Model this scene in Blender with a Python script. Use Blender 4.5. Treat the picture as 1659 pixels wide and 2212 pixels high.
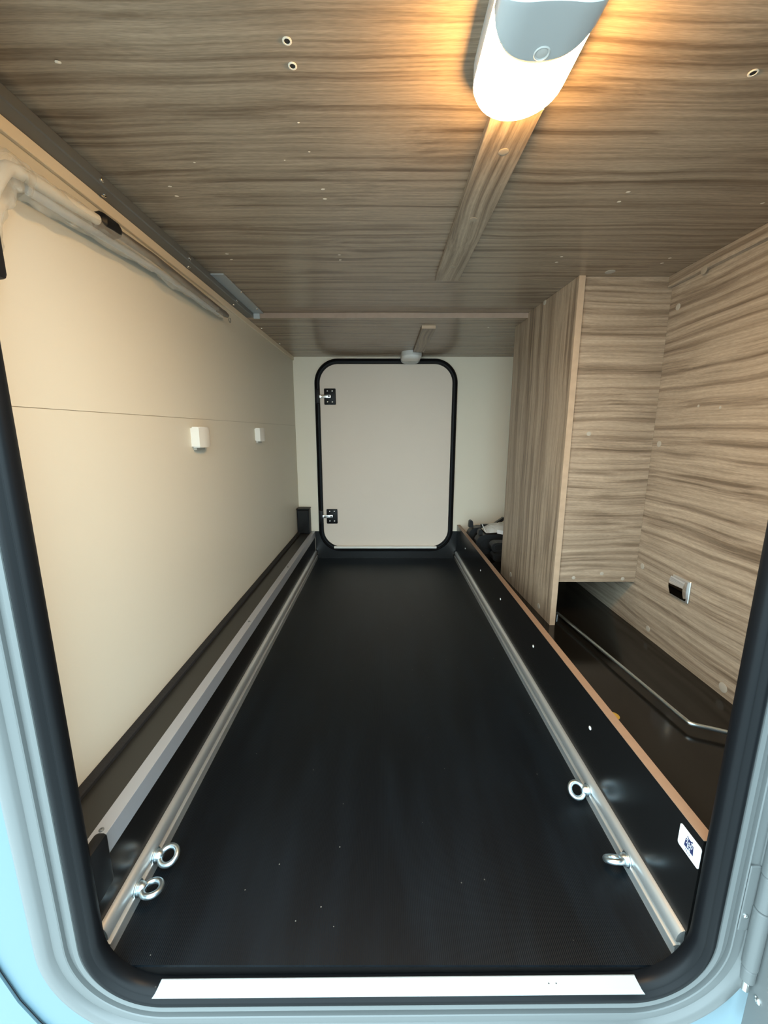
import bpy, bmesh, math, random
from mathutils import Vector, Matrix
random.seed(7)
for o in list(bpy.data.objects): bpy.data.objects.remove(o)
S = bpy.context.scene
COL = S.collection
PI = math.pi

# ------------------------------------------------------------------ camera
CAMZ = 0.77                                   # camera height above the garage floor
FPX, CX, CY, VPY = 872.0, 829.5, 1106.0, 932.0
TH = math.atan((CY - VPY) / FPX)              # downward pitch
cam = bpy.data.cameras.new('camera')
cam.sensor_fit = 'HORIZONTAL'; cam.sensor_width = 36.0; cam.lens = FPX / 1659.0 * 36.0
cam.clip_start = 0.01
camo = bpy.data.objects.new('camera', cam); COL.objects.link(camo)
camo.location = (0, 0, CAMZ); camo.rotation_euler = (PI / 2 - TH, 0, 0)
S.camera = camo

# ------------------------------------------------------------------ daylight and exposure
w = bpy.data.worlds.new('overcast_sky'); S.world = w; w.use_nodes = True
bg = w.node_tree.nodes['Background']
bg.inputs['Color'].default_value = (0.66, 0.90, 1.0, 1); bg.inputs['Strength'].default_value = 3.3
S.view_settings.view_transform = 'Standard'; S.view_settings.look = 'None'
S.view_settings.gamma = 1.0; S.view_settings.use_curve_mapping = False
S.view_settings.exposure = 1.25
LAMP_STRENGTH = 100.0
LAMP_COLOR = (1.0, 0.565, 0.18, 1)

# ------------------------------------------------------------------ pixel rays onto known planes
def ray(px, py):
    u = (px - CX) / FPX; v = (CY - py) / FPX
    return Vector((u, math.cos(TH) + v * math.sin(TH), -math.sin(TH) + v * math.cos(TH)))
def onx(px, py, X): q = ray(px, py) * 1.0; k = X / q.x; return Vector((X, q.y * k, q.z * k + CAMZ))
def ony(px, py, Y): q = ray(px, py); k = Y / q.y; return Vector((q.x * k, Y, q.z * k + CAMZ))
def onz(px, py, Z): q = ray(px, py); k = (Z - CAMZ) / q.z; return Vector((q.x * k, q.y * k, Z))

# ------------------------------------------------------------------ materials
MATS = {}
def mat(name, col, rough=0.5, metal=0.0, spec=0.5, trans=0.0, emit=None, estr=0.0, alpha=1.0, ior=1.45,
        bump=0.0, bscale=200.0, coat=0.0, vary=0.0, vscale=8.0):
    m = bpy.data.materials.new(name); m.use_nodes = True
    nt = m.node_tree; b = nt.nodes['Principled BSDF']
    b.inputs['Base Color'].default_value = (*col, 1); b.inputs['Roughness'].default_value = rough
    b.inputs['Metallic'].default_value = metal; b.inputs['Specular IOR Level'].default_value = spec
    b.inputs['Transmission Weight'].default_value = trans; b.inputs['Alpha'].default_value = alpha
    b.inputs['IOR'].default_value = ior; b.inputs['Coat Weight'].default_value = coat
    if emit: b.inputs['Emission Color'].default_value = emit; b.inputs['Emission Strength'].default_value = estr
    if bump or vary:
        tc = nt.nodes.new('ShaderNodeTexCoord')
    if bump:
        n = nt.nodes.new('ShaderNodeTexNoise'); n.inputs['Scale'].default_value = bscale; n.inputs['Detail'].default_value = 3
        nt.links.new(tc.outputs['Object'], n.inputs['Vector'])
        bp = nt.nodes.new('ShaderNodeBump'); bp.inputs['Strength'].default_value = bump; bp.inputs['Distance'].default_value = 0.002
        nt.links.new(n.outputs['Fac'], bp.inputs['Height']); nt.links.new(bp.outputs['Normal'], b.inputs['Normal'])
    if vary:
        n2 = nt.nodes.new('ShaderNodeTexNoise'); n2.inputs['Scale'].default_value = vscale; n2.inputs['Detail'].default_value = 5
        nt.links.new(tc.outputs['Object'], n2.inputs['Vector'])
        mx = nt.nodes.new('ShaderNodeMix'); mx.data_type = 'RGBA'
        mx.inputs[6].default_value = (*[c * (1 - vary) for c in col], 1); mx.inputs[7].default_value = (*[min(1, c * (1 + vary)) for c in col], 1)
        nt.links.new(n2.outputs['Fac'], mx.inputs[0]); nt.links.new(mx.outputs[2], b.inputs['Base Color'])
    MATS[name] = m
    return m

def wood(name, axis, tint=1.0, warm=1.0, rough=0.42, dens=1.0):
    """zebra-grain laminate; grain runs along the given axis (0, 1, 2)"""
    m = bpy.data.materials.new(name); m.use_nodes = True
    nt = m.node_tree; b = nt.nodes['Principled BSDF']; L = nt.links.new
    tc = nt.nodes.new('ShaderNodeTexCoord')
    wn = nt.nodes.new('ShaderNodeTexNoise'); wn.inputs['Scale'].default_value = 4.0; wn.inputs['Detail'].default_value = 1.0
    mpw = nt.nodes.new('ShaderNodeMapping'); sw = [1.4] * 3; sw[axis] = 0.75; mpw.inputs['Scale'].default_value = sw
    L(tc.outputs['Object'], mpw.inputs['Vector']); L(mpw.outputs['Vector'], wn.inputs['Vector'])
    sub = nt.nodes.new('ShaderNodeVectorMath'); sub.operation = 'SUBTRACT'; sub.inputs[1].default_value = (0.5, 0.5, 0.5)
    L(wn.outputs['Color'], sub.inputs[0])
    sc = nt.nodes.new('ShaderNodeVectorMath'); sc.operation = 'SCALE'; sc.inputs['Scale'].default_value = 0.030
    L(sub.outputs[0], sc.inputs[0])
    ad = nt.nodes.new('ShaderNodeVectorMath'); ad.operation = 'ADD'
    L(tc.outputs['Object'], ad.inputs[0]); L(sc.outputs[0], ad.inputs[1])
    def layer(across, along, detail, rgh=0.55):
        mp = nt.nodes.new('ShaderNodeMapping'); s = [across * dens] * 3; s[axis] = along; mp.inputs['Scale'].default_value = s
        L(ad.outputs[0], mp.inputs['Vector'])
        n = nt.nodes.new('ShaderNodeTexNoise'); n.inputs['Scale'].default_value = 1.0; n.inputs['Detail'].default_value = detail
        n.inputs['Roughness'].default_value = rgh
        L(mp.outputs['Vector'], n.inputs['Vector']); return n.outputs['Fac']
    n1 = layer(66, 0.7, 4.0, 0.6); n2 = layer(260, 5.0, 2.0); n3 = layer(900, 70.0, 1.0)
    cr = nt.nodes.new('ShaderNodeValToRGB'); e = cr.color_ramp.elements
    T = lambda r, g, bb: (r * tint * warm, g * tint, bb * tint / warm, 1)
    e[0].position = 0.32; e[0].color = T(0.140, 0.106, 0.076)
    e[1].position = 0.72; e[1].color = T(0.40, 0.335, 0.262)
    x = cr.color_ramp.elements.new(0.43); x.color = T(0.245, 0.195, 0.146)
    x = cr.color_ramp.elements.new(0.52); x.color = T(0.330, 0.272, 0.210)
    L(n1, cr.inputs['Fac'])
    r2 = nt.nodes.new('ShaderNodeMapRange'); r2.inputs[1].default_value = 0.3; r2.inputs[2].default_value = 0.7; r2.inputs[3].default_value = 0.80; r2.inputs[4].default_value = 1.16
    L(n2, r2.inputs[0])
    r3 = nt.nodes.new('ShaderNodeMapRange'); r3.inputs[1].default_value = 0.3; r3.inputs[2].default_value = 0.7; r3.inputs[3].default_value = 0.86; r3.inputs[4].default_value = 1.10
    L(n3, r3.inputs[0])
    mu = nt.nodes.new('ShaderNodeMath'); mu.operation = 'MULTIPLY'; L(r2.outputs[0], mu.inputs[0]); L(r3.outputs[0], mu.inputs[1])
    vm = nt.nodes.new('ShaderNodeVectorMath'); vm.operation = 'SCALE'; L(cr.outputs['Color'], vm.inputs[0]); L(mu.outputs[0], vm.inputs['Scale'])
    L(vm.outputs[0], b.inputs['Base Color'])
    b.inputs['Roughness'].default_value = rough
    bp = nt.nodes.new('ShaderNodeBump'); bp.inputs['Strength'].default_value = 0.08; bp.inputs['Distance'].default_value = 0.001
    L(n2, bp.inputs['Height']); L(bp.outputs['Normal'], b.inputs['Normal'])
    MATS[name] = m
    return m

def ribbed_rubber(name):
    m = bpy.data.materials.new(name); m.use_nodes = True
    nt = m.node_tree; b = nt.nodes['Principled BSDF']; L = nt.links.new
    tc = nt.nodes.new('ShaderNodeTexCoord')
    wv = nt.nodes.new('ShaderNodeTexWave'); wv.wave_type = 'BANDS'; wv.bands_direction = 'X'
    wv.inputs['Scale'].default_value = 105.0; wv.inputs['Distortion'].default_value = 0.0
    L(tc.outputs['Object'], wv.inputs['Vector'])
    bp = nt.nodes.new('ShaderNodeBump'); bp.inputs['Strength'].default_value = 0.35; bp.inputs['Distance'].default_value = 0.0008
    L(wv.outputs['Fac'], bp.inputs['Height']); L(bp.outputs['Normal'], b.inputs['Normal'])
    # scuffs and dust specks with shapes of their own
    n = nt.nodes.new('ShaderNodeTexNoise'); n.inputs['Scale'].default_value = 5.0; n.inputs['Detail'].default_value = 6
    mp = nt.nodes.new('ShaderNodeMapping'); mp.inputs['Scale'].default_value = (3.0, 0.6, 1); L(tc.outputs['Object'], mp.inputs['Vector']); L(mp.outputs['Vector'], n.inputs['Vector'])
    cr = nt.nodes.new('ShaderNodeValToRGB'); e = cr.color_ramp.elements
    e[0].position = 0.42; e[0].color = (0.0012, 0.0024, 0.0038, 1); e[1].position = 0.75; e[1].color = (0.0034, 0.0058, 0.0084, 1)
    L(n.outputs['Fac'], cr.inputs['Fac'])
    vo = nt.nodes.new('ShaderNodeTexVoronoi'); vo.inputs['Scale'].default_value = 26.0; L(tc.outputs['Object'], vo.inputs['Vector'])
    lt = nt.nodes.new('ShaderNodeMath'); lt.operation = 'LESS_THAN'; lt.inputs[1].default_value = 0.028; L(vo.outputs['Distance'], lt.inputs[0])
    mx = nt.nodes.new('ShaderNodeMix'); mx.data_type = 'RGBA'; L(lt.outputs[0], mx.inputs[0]); L(cr.outputs['Color'], mx.inputs[6]); mx.inputs[7].default_value = (0.16, 0.15, 0.13, 1)
    L(mx.outputs[2], b.inputs['Base Color'])
    b.inputs['Roughness'].default_value = 0.42; b.inputs['Specular IOR Level'].default_value = 0.28
    MATS[name] = m
    return m

wood('wood_y', 1, 1.02, 1.05); wood('wood_z', 2, 0.95, 1.08); wood('wood_front', 0, 0.99, 1.06)
wood('wood_ceiling', 0, 0.84, 1.11, 0.27, 1.0); wood('wood_batten', 1, 0.9, 1.08)
mat('edge_band', (0.43, 0.32, 0.225), 0.45, vary=0.18, vscale=40)
mat('edge_tan', (0.27, 0.165, 0.105), 0.45, vary=0.15, vscale=60)
mat('lip_band', (0.30, 0.22, 0.17), 0.5, vary=0.2, vscale=50)
mat('cream', (0.66, 0.61, 0.50), 0.42, bump=0.03, bscale=60, vary=0.02, vscale=3)  # left wall cream, darkened to offset the stronger light near the hatch
mat('cream_trim', (0.76, 0.66, 0.50), 0.45)
mat('seam_grey', (0.42, 0.37, 0.29), 0.6)
mat('cream_far_lit', (0.88, 0.79, 0.635), 0.5, vary=0.02, vscale=3)  # same cream lightened, making up for weak light at the far end
mat('door_beige', (0.82, 0.70, 0.585), 0.55, bump=0.06, bscale=900, vary=0.02, vscale=4)  # also lightened to make up for the dim far end
ribbed_rubber('mat_rubber')
mat('black_board', (0.0065, 0.0062, 0.0062), 0.26, spec=0.45)
mat('black_shelf', (0.0072, 0.0068, 0.0062), 0.15, spec=0.5)
mat('bracket_black', (0.011, 0.0115, 0.0125), 0.40)
mat('grey_ledge', (0.024, 0.0225, 0.019), 0.35, spec=0.5)
mat('foam_black', (0.012, 0.011, 0.011), 0.85, bump=0.6, bscale=180)
mat('black_plastic', (0.006, 0.006, 0.0065), 0.48, spec=0.3)
mat('black_seal', (0.005, 0.0055, 0.0065), 0.42, spec=0.18)
mat('frame_grey', (0.122, 0.128, 0.126), 0.36, spec=0.5)  # darker than the real frame, holding down the daylight outside
mat('body_white_dimmed', (0.108, 0.172, 0.203), 0.30)  # white paint darkened and blued to balance outside daylight against the interior
mat('aluminium', (0.70, 0.70, 0.68), 0.40, 0.85)
mat('alu_angle', (0.46, 0.47, 0.50), 0.45, 0.6)
mat('steel_dark', (0.15, 0.155, 0.15), 0.42, 0.3)
mat('zinc', (0.62, 0.73, 0.79), 0.34, 1.0, bump=0.05, bscale=300)
mat('steel_bright', (0.70, 0.70, 0.68), 0.22, 1.0)
mat('plate_grey', (0.42, 0.45, 0.46), 0.45, 0.3)
mat('chrome', (0.75, 0.75, 0.76), 0.06, 1.0)
mat('white_plastic', (0.72, 0.70, 0.64), 0.4)
mat('strip_white_dimmed', (0.36, 0.38, 0.38), 0.35)  # white strip, its colour dimmed against the bright daylight at the hatch
mat('cap_grey', (0.41, 0.37, 0.31), 0.5)
mat('cap_wood', (0.34, 0.28, 0.21), 0.5)
mat('screw_white', (0.72, 0.72, 0.70), 0.4)
mat('chip_pale', (0.80, 0.70, 0.56), 0.6)
mat('hole_dark', (0.02, 0.016, 0.012), 0.8)
mat('gold', (0.62, 0.40, 0.07), 0.35, 0.4)
mat('navy', (0.018, 0.022, 0.075), 0.5)
mat('label_white', (0.78, 0.80, 0.82), 0.4)
mat('pole_white', (0.60, 0.55, 0.45), 0.35)
mat('pole_grey', (0.11, 0.10, 0.085), 0.4)
mat('lamp_cover', (0.50, 0.52, 0.52), 0.30)
mat('lamp_base', (0.62, 0.61, 0.58), 0.4)
mat('lamp_lens_lit', (0.9, 0.85, 0.75), 0.4, emit=LAMP_COLOR, estr=LAMP_STRENGTH)
mat('sill_white', (0.85, 0.83, 0.77), 0.4)
mat('lamp_lens_off', (0.82, 0.81, 0.78), 0.3)
mat('paving', (0.38, 0.38, 0.37), 0.9, bump=0.4, bscale=60, vary=0.2, vscale=20)  # unseen ground, colour lightened to bounce more daylight inside
mat('hull_grey', (0.5, 0.5, 0.5), 0.6)

def film(name, tint, fac, bump):
    m = bpy.data.materials.new(name); m.use_nodes = True
    nt = m.node_tree; b = nt.nodes['Principled BSDF']; L = nt.links.new
    b.inputs['Base Color'].default_value = (*tint, 1); b.inputs['Roughness'].default_value = 0.22
    tr = nt.nodes.new('ShaderNodeBsdfTransparent'); ms = nt.nodes.new('ShaderNodeMixShader'); ms.inputs[0].default_value = fac
    out = nt.nodes['Material Output']; L(tr.outputs[0], ms.inputs[1]); L(b.outputs[0], ms.inputs[2]); L(ms.outputs[0], out.inputs['Surface'])
    tc = nt.nodes.new('ShaderNodeTexCoord'); n = nt.nodes.new('ShaderNodeTexNoise'); n.inputs['Scale'].default_value = 45; n.inputs['Detail'].default_value = 4
    L(tc.outputs['Object'], n.inputs['Vector']); bp = nt.nodes.new('ShaderNodeBump'); bp.inputs['Strength'].default_value = bump; bp.inputs['Distance'].default_value = 0.01
    L(n.outputs['Fac'], bp.inputs['Height']); L(bp.outputs['Normal'], b.inputs['Normal'])
    MATS[name] = m
film('plastic_film', (0.70, 0.68, 0.60), 0.27, 1.0)
film('bag_film', (0.78, 0.77, 0.72), 0.72, 0.8)

# ------------------------------------------------------------------ object helpers
ORI = {}
def setp(o, label=None, cat=None, group=None, kind=None):
    if label: o['label'] = label
    if cat: o['category'] = cat
    if group: o['group'] = group
    if kind: o['kind'] = kind
    return o
def thing(name, loc=(0, 0, 0), label=None, cat=None, group=None, kind=None, rot=None):
    o = bpy.data.objects.new(name, None); o.empty_display_size = 0.02; COL.objects.link(o); o.location = loc
    if rot: o.rotation_euler = rot
    ORI[o.name] = Vector(loc)
    return setp(o, label, cat, group, kind)
def obj(name, bm, material, parent=None, smooth=False, local=False, origin=None, angle=40):
    """bmesh given in world coordinates (local=True: in the parent's) becomes one mesh object"""
    bmesh.ops.recalc_face_normals(bm, faces=bm.faces[:])
    base = Vector((0, 0, 0))
    if parent is not None and not local: base = ORI[parent.name]
    elif parent is None and origin is not None: base = Vector(origin)
    if base.length: bmesh.ops.translate(bm, verts=bm.verts[:], vec=-base)
    me = bpy.data.meshes.new(name); bm.to_mesh(me); bm.free()
    if material: me.materials.append(MATS[material])
    if smooth:
        for p in me.polygons: p.use_smooth = True
        try: me.set_sharp_from_angle(angle=math.radians(angle))
        except Exception: pass
    o = bpy.data.objects.new(name, me); COL.objects.link(o)
    if parent is not None: o.parent = parent
    else: o.location = base
    ORI[o.name] = base if (parent is None or not local) else Vector((0, 0, 0))
    return o
def copy_tree(o, parent=None):
    c = o.copy(); COL.objects.link(c)
    c.parent = parent
    for ch in list(o.children): copy_tree(ch, c)
    return c

def bx(x0, x1, y0, y1, z0, z1, bev=0.0, seg=1, bm=None):
    b2 = bmesh.new()
    vs = [b2.verts.new((x, y, z)) for x in (x0, x1) for y in (y0, y1) for z in (z0, z1)]
    for f in ((0, 1, 3, 2), (4, 6, 7, 5), (0, 4, 5, 1), (2, 3, 7, 6), (0, 2, 6, 4), (1, 5, 7, 3)): b2.faces.new([vs[i] for i in f])
    bmesh.ops.recalc_face_normals(b2, faces=b2.faces[:])
    if bev: bmesh.ops.bevel(b2, geom=b2.edges[:], offset=bev, segments=seg, affect='EDGES', profile=0.5)
    if bm is None: return b2
    return merge(bm, b2)
def merge(bm, b2):
    me = bpy.data.meshes.new('tmp'); b2.to_mesh(me); b2.free(); bm.from_mesh(me); bpy.data.meshes.remove(me); return bm
def prism_y(prof, y0, y1):
    """polygon in (x, z) extruded along y"""
    bm = bmesh.new()
    a = [bm.verts.new((x, y0, z)) for x, z in prof]; b = [bm.verts.new((x, y1, z)) for x, z in prof]
    n = len(prof)
    bm.faces.new(a); bm.faces.new(b[::-1])
    for i in range(n): bm.faces.new((a[i], a[(i + 1) % n], b[(i + 1) % n], b[i]))
    return bm
def prism(pts, vec):
    """planar polygon of 3-D points extruded by a vector"""
    bm = bmesh.new(); v = Vector(vec)
    a = [bm.verts.new(Vector(p)) for p in pts]; b = [bm.verts.new(Vector(p) + v) for p in pts]
    n = len(pts); bm.faces.new(a); bm.faces.new(b[::-1])
    for i in range(n): bm.faces.new((a[i], a[(i + 1) % n], b[(i + 1) % n], b[i]))
    return bm
def cyl(c, axis, r, h, n=20, r2=None, bm=None):
    """cylinder from c along axis for length h"""
    bm = bm or bmesh.new(); a = Vector(axis).normalized(); c = Vector(c)
    t = a.orthogonal().normalized(); u = a.cross(t); r2 = r if r2 is None else r2
    A = [bm.verts.new(c + (t * math.cos(2 * PI * i / n) + u * math.sin(2 * PI * i / n)) * r) for i in range(n)]
    B = [bm.verts.new(c + a * h + (t * math.cos(2 * PI * i / n) + u * math.sin(2 * PI * i / n)) * r2) for i in range(n)]
    bm.faces.new(A[::-1]); bm.faces.new(B)
    for i in range(n): bm.faces.new((A[i], A[(i + 1) % n], B[(i + 1) % n], B[i]))
    return bm
def lathe(c, axis, prof, n=24, bm=None):
    """profile [(r, h)] revolved about axis at c; ends capped"""
    bm = bm or bmesh.new(); a = Vector(axis).normalized(); c = Vector(c); t = a.orthogonal().normalized(); u = a.cross(t)
    rings = []
    for r, h in prof:
        rings.append([bm.verts.new(c + a * h + (t * math.cos(2 * PI * i / n) + u * math.sin(2 * PI * i / n)) * max(r, 1e-5)) for i in range(n)])
    for k in range(len(rings) - 1):
        for i in range(n): bm.faces.new((rings[k][i], rings[k][(i + 1) % n], rings[k + 1][(i + 1) % n], rings[k + 1][i]))
    bm.faces.new(rings[0][::-1]); bm.faces.new(rings[-1])
    return bm
def tube(pts, r, n=12, bm=None, caps=True):
    bm = bm or bmesh.new(); pts = [Vector(p) for p in pts]; rings = []
    rs = r if isinstance(r, (list, tuple)) else [r] * len(pts)
    ref = None
    for i, p in enumerate(pts):
        d = (pts[min(i + 1, len(pts) - 1)] - pts[max(i - 1, 0)]).normalized()
        if ref is None: ref = d.orthogonal().normalized()
        ref = (ref - d * ref.dot(d)).normalized(); u = d.cross(ref)
        rings.append([bm.verts.new(p + (ref * math.cos(2 * PI * k / n) + u * math.sin(2 * PI * k / n)) * rs[i]) for k in range(n)])
    for a, b in zip(rings, rings[1:]):
        for k in range(n): bm.faces.new((a[k], a[(k + 1) % n], b[(k + 1) % n], b[k]))
    if caps: bm.faces.new(rings[0][::-1]); bm.faces.new(rings[-1])
    return bm
def smooth_path(pts, k=6):
    P = [Vector(p) for p in pts]; out = []
    for i in range(len(P) - 1):
        p0, p1, p2, p3 = P[max(i - 1, 0)], P[i], P[i + 1], P[min(i + 2, len(P) - 1)]
        for j in range(k):
            t = j / k
            out.append(0.5 * ((2 * p1) + (p2 - p0) * t + (2 * p0 - 5 * p1 + 4 * p2 - p3) * t * t + (3 * p1 - p0 - 3 * p2 + p3) * t ** 3))
    out.append(P[-1]); return out
def rrect(x0, x1, z0, z1, R, n=14):
    """rounded rectangle in (x, z): list of (point, outward normal)"""
    out = []
    for cx, cz, a0 in ((x1 - R, z1 - R, 0), (x0 + R, z1 - R, 90), (x0 + R, z0 + R, 180), (x1 - R, z0 + R, 270)):
        for i in range(n + 1):
            a = math.radians(a0 + 90 * i / n); nx, nz = math.cos(a), math.sin(a)
            out.append(((cx + R * nx, cz + R * nz), (nx, nz)))
    return out
def sweep_ring(path, prof, closed=True):
    """profile [(outward offset, y)] swept round a closed path in (x, z)"""
    bm = bmesh.new(); rings = []
    for (px, pz), (nx, nz) in path:
        rings.append([bm.verts.new((px + nx * o, y, pz + nz * o)) for o, y in prof])
    N = len(rings); M = len(prof)
    for i in range(N):
        a, b = rings[i], rings[(i + 1) % N]
        for k in range(M if closed else M - 1): bm.faces.new((a[k], a[(k + 1) % M], b[(k + 1) % M], b[k]))
    return bm
def disc_cap(name, p, axis, r, h, material, parent, dome=True):
    prof = [(r, -0.0005), (r, h * 0.5), (r * 0.85, h * 0.85), (r * 0.45, h)] if dome else [(r, -0.0005), (r, h)]
    return obj(name, lathe(p, axis, prof, 18), material, parent, smooth=True)
def screw(p, axis, r, parent, material='steel_bright', name='screw'):
    o = obj(name, lathe(p, axis, [(r, -0.0004), (r * 0.95, r * 0.35), (r * 0.6, r * 0.62), (r * 0.30, r * 0.65), (r * 0.28, r * 0.40), (r * 0.05, r * 0.38)], 14), material, parent, smooth=True)
    return o

# ------------------------------------------------------------------ main measures (metres, floor at z = 0)
XL, XR = -0.515, 0.82           # side walls
YN, YF = 0.455, 2.40            # inner face of the hatch wall, far wall
ZC, ZC2 = 1.20, 1.182           # front and rear ceiling
BL, BR = -0.421, 0.445          # inner faces of the low side boards
ZL, ZR = 0.173, 0.14            # left ledge top, right shelf top
ZK = 0.212                      # top of the right board
CABX, CABX2, CABY, CABY2 = 0.549, 0.527, 1.240, 1.735

# ------------------------------------------------------------------ the setting
g = obj('ground', bx(-8, 8, -10, 8, -0.80, -0.76), 'paving', origin=(0, 0, -0.76))
setp(g, 'grey asphalt ground outside below the vehicle', 'ground', kind='structure')
fl = obj('floor', bx(XL - 0.03, XR + 0.03, 0.452, YF + 0.03, -0.04, -0.004), 'black_board', origin=(0, 1.4, -0.004))
setp(fl, 'black floor of the garage compartment', 'floor', kind='structure')
fm = obj('floor_mat', bx(BL + 0.001, BR - 0.001, 0.452, YF - 0.0032, -0.004, 0.0, 0.0), 'mat_rubber', origin=(0, 1.4, -0.004))
setp(fm, 'black ribbed rubber mat covering the floor between the two rails', 'floor mat')

wl = thing('wall_left', (XL, 1.4, 0), 'cream panelled wall on the left with a faint horizontal seam', 'wall', kind='structure')
ZS = 0.034 + CAMZ
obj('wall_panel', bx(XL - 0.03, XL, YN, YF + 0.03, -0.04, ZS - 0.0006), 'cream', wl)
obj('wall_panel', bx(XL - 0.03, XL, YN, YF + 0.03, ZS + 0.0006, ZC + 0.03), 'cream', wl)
obj('seam', bx(XL - 0.02, XL - 0.0012, YN, YF, ZS - 0.0006, ZS + 0.0006), 'seam_grey', wl)
p = onx(97, 1305, XL)
obj('plug', lathe(p, (1, 0, 0), [(0.006, -0.0004), (0.006, 0.0005), (0.0045, 0.0008)], 16), 'cream', wl, smooth=True)

wr = thing('wall_right', (XR, 1.4, 0), 'wood-grain laminate wall on the right above the black shelf', 'wall', kind='structure')
obj('wall_panel', bx(XR, XR + 0.03, YN, YF + 0.03, -0.04, ZC + 0.03), 'wood_y', wr)
for px, py, r in ((1465, 663, 0.009), (1424, 959, 0.009), (1388, 1223, 0.009), (1400, 1358, 0.009), (1562, 1485, 0.012)):
    disc_cap('screw_cap', onx(px, py, XR), (-1, 0, 0), r, 0.0016, 'cap_grey', wr)
for px, py in ((1509, 877), (1556, 880)):
    disc_cap('screw_cap', onx(px, py, XR), (-1, 0, 0), 0.0035, 0.001, 'cap_grey', wr)

wb = thing('wall_back', (0.15, YF, 0), 'cream far wall around the closed far hatch', 'wall', kind='structure')
obj('wall_panel', bx(XL - 0.03, XR + 0.03, YF, YF + 0.03, -0.04, ZC + 0.03), 'cream_far_lit', wb)
obj('kick_panel', bx(BL, BR, YF - 0.003, YF, 0.0, 0.172), 'black_board', wb)

ce = thing('ceiling', (0.15, 1.0, ZC), 'dark wood-grain laminate ceiling with pale screw marks', 'ceiling', kind='structure')
YLIP = 1.605
obj('front_panel', bx(XL, XR, YN, YLIP + 0.03, ZC, ZC + 0.03), 'wood_ceiling', ce)
obj('rear_panel', bx(XL, XR, YLIP, YF, ZC2, ZC - 0.0005), 'wood_ceiling', ce)
obj('edge_strip', bx(XL, CABX2 + 0.006, YLIP - 0.0012, YLIP, ZC2 - 0.0005, ZC - 0.0005), 'lip_band', ce)
for px, py, r, big in ((620, 88, .0040, 1), (632, 142, .0040, 1), (125, 133, .003, 0), (645, 264, .0016, 0), (668, 327, .0016, 0), (615, 345, .0012, 0),
                  (382, 423, .0032, 0), (367, 402, .0026, 0), (698, 408, .0030, 0), (702, 429, .0034, 0), (490, 548, .0035, 0), (500, 560, .0028, 0),
                  (733, 550, .0032, 0), (735, 561, .0030, 0), (1357, 414, .0034, 0), (1337, 435, .0034, 0), (1213, 554, .0036, 0), (1202, 566, .0036, 0),
                  (1447, 557, .0036, 0), (1430, 568, .0036, 0), (1627, 157, .0042, 1), (1648, 438, .0034, 0), (420, 350, .0018, 0)):
    q = onz(px, py, ZC); r *= 1.35
    if big:
        o = obj('screw_hole', lathe(q, (0, 0, -1), [(r, -0.0004), (r, 0.0006), (r * 0.7, 0.0009), (r * 0.62, 0.0002)], 14), 'chip_pale', ce, smooth=True)
        obj('bore', cyl(q + Vector((0, 0, -0.0003)), (0, 0, -1), r * 0.6, 0.0002, 12), 'hole_dark', o)
    else:
        b2 = bmesh.new(); n = 8; a0 = random.uniform(-.5, .5)
        vs = [b2.verts.new((q.x + r * math.cos(2 * PI * i / n + a0) * random.uniform(.8, 1.1), q.y + r * 0.8 * math.sin(2 * PI * i / n + a0), ZC - 0.0009 if i > 3 else ZC - 0.0002)) for i in range(n)]
        c = b2.verts.new((q.x, q.y, ZC - 0.0014))
        for i in range(n): b2.faces.new((vs[i], vs[(i + 1) % n], c))
        b2.faces.new(vs[::-1])
        obj('screw_mark', b2, 'chip_pale', ce)
disc_cap('screw_mark', onz(1055, 707, ZC2), (0, 0, -1), 0.0035, 0.001, 'chip_pale', ce)
disc_cap('screw_cap', onz(1318, 587, ZC), (0, 0, -1), 0.013, 0.0016, 'cap_grey', ce)

# hull around the compartment
obj_h = obj('hull_panel', bx(XL - 0.06, XR + 0.06, YN, YF + 0.06, ZC + 0.03, ZC + 0.06), 'hull_grey', origin=(0.15, 1.4, ZC + 0.03))
setp(obj_h, 'plain panel closing the compartment above the ceiling', 'hull panel', kind='structure')

# baseboard and trims
bl = obj('baseboard_left', bx(XL, XL + 0.018, YN, YF - 0.005, ZL, ZL + 0.011, 0.002), 'foam_black', origin=(XL, 1.4, ZL))
setp(bl, 'black foam sealing strip along the foot of the cream left wall', 'baseboard', kind='structure')
t1 = thing('trim_1', (XR, 0.85, 1.17), 'wood-grain batten along the top of the right wall', 'trim', kind='structure')
obj('batten', bx(XR - 0.014, XR, YN, 1.249, 1.170, ZC, 0.001), 'wood_y', t1)
disc_cap('screw_cap', onx(1521, 583, XR - 0.014), (-1, 0, 0), 0.010, 0.0016, 'cap_wood', t1)
t2 = obj('trim_2', bx(XL, XL + 0.0075, YN, YF - 0.002, 0.393 + CAMZ, 0.4125 + CAMZ, 0.001), 'cream_trim', origin=(XL, 1.4, 1.163))
setp(t2, 'thin cream strip under the dark steel rail on the left wall', 'trim', kind='structure')

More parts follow.
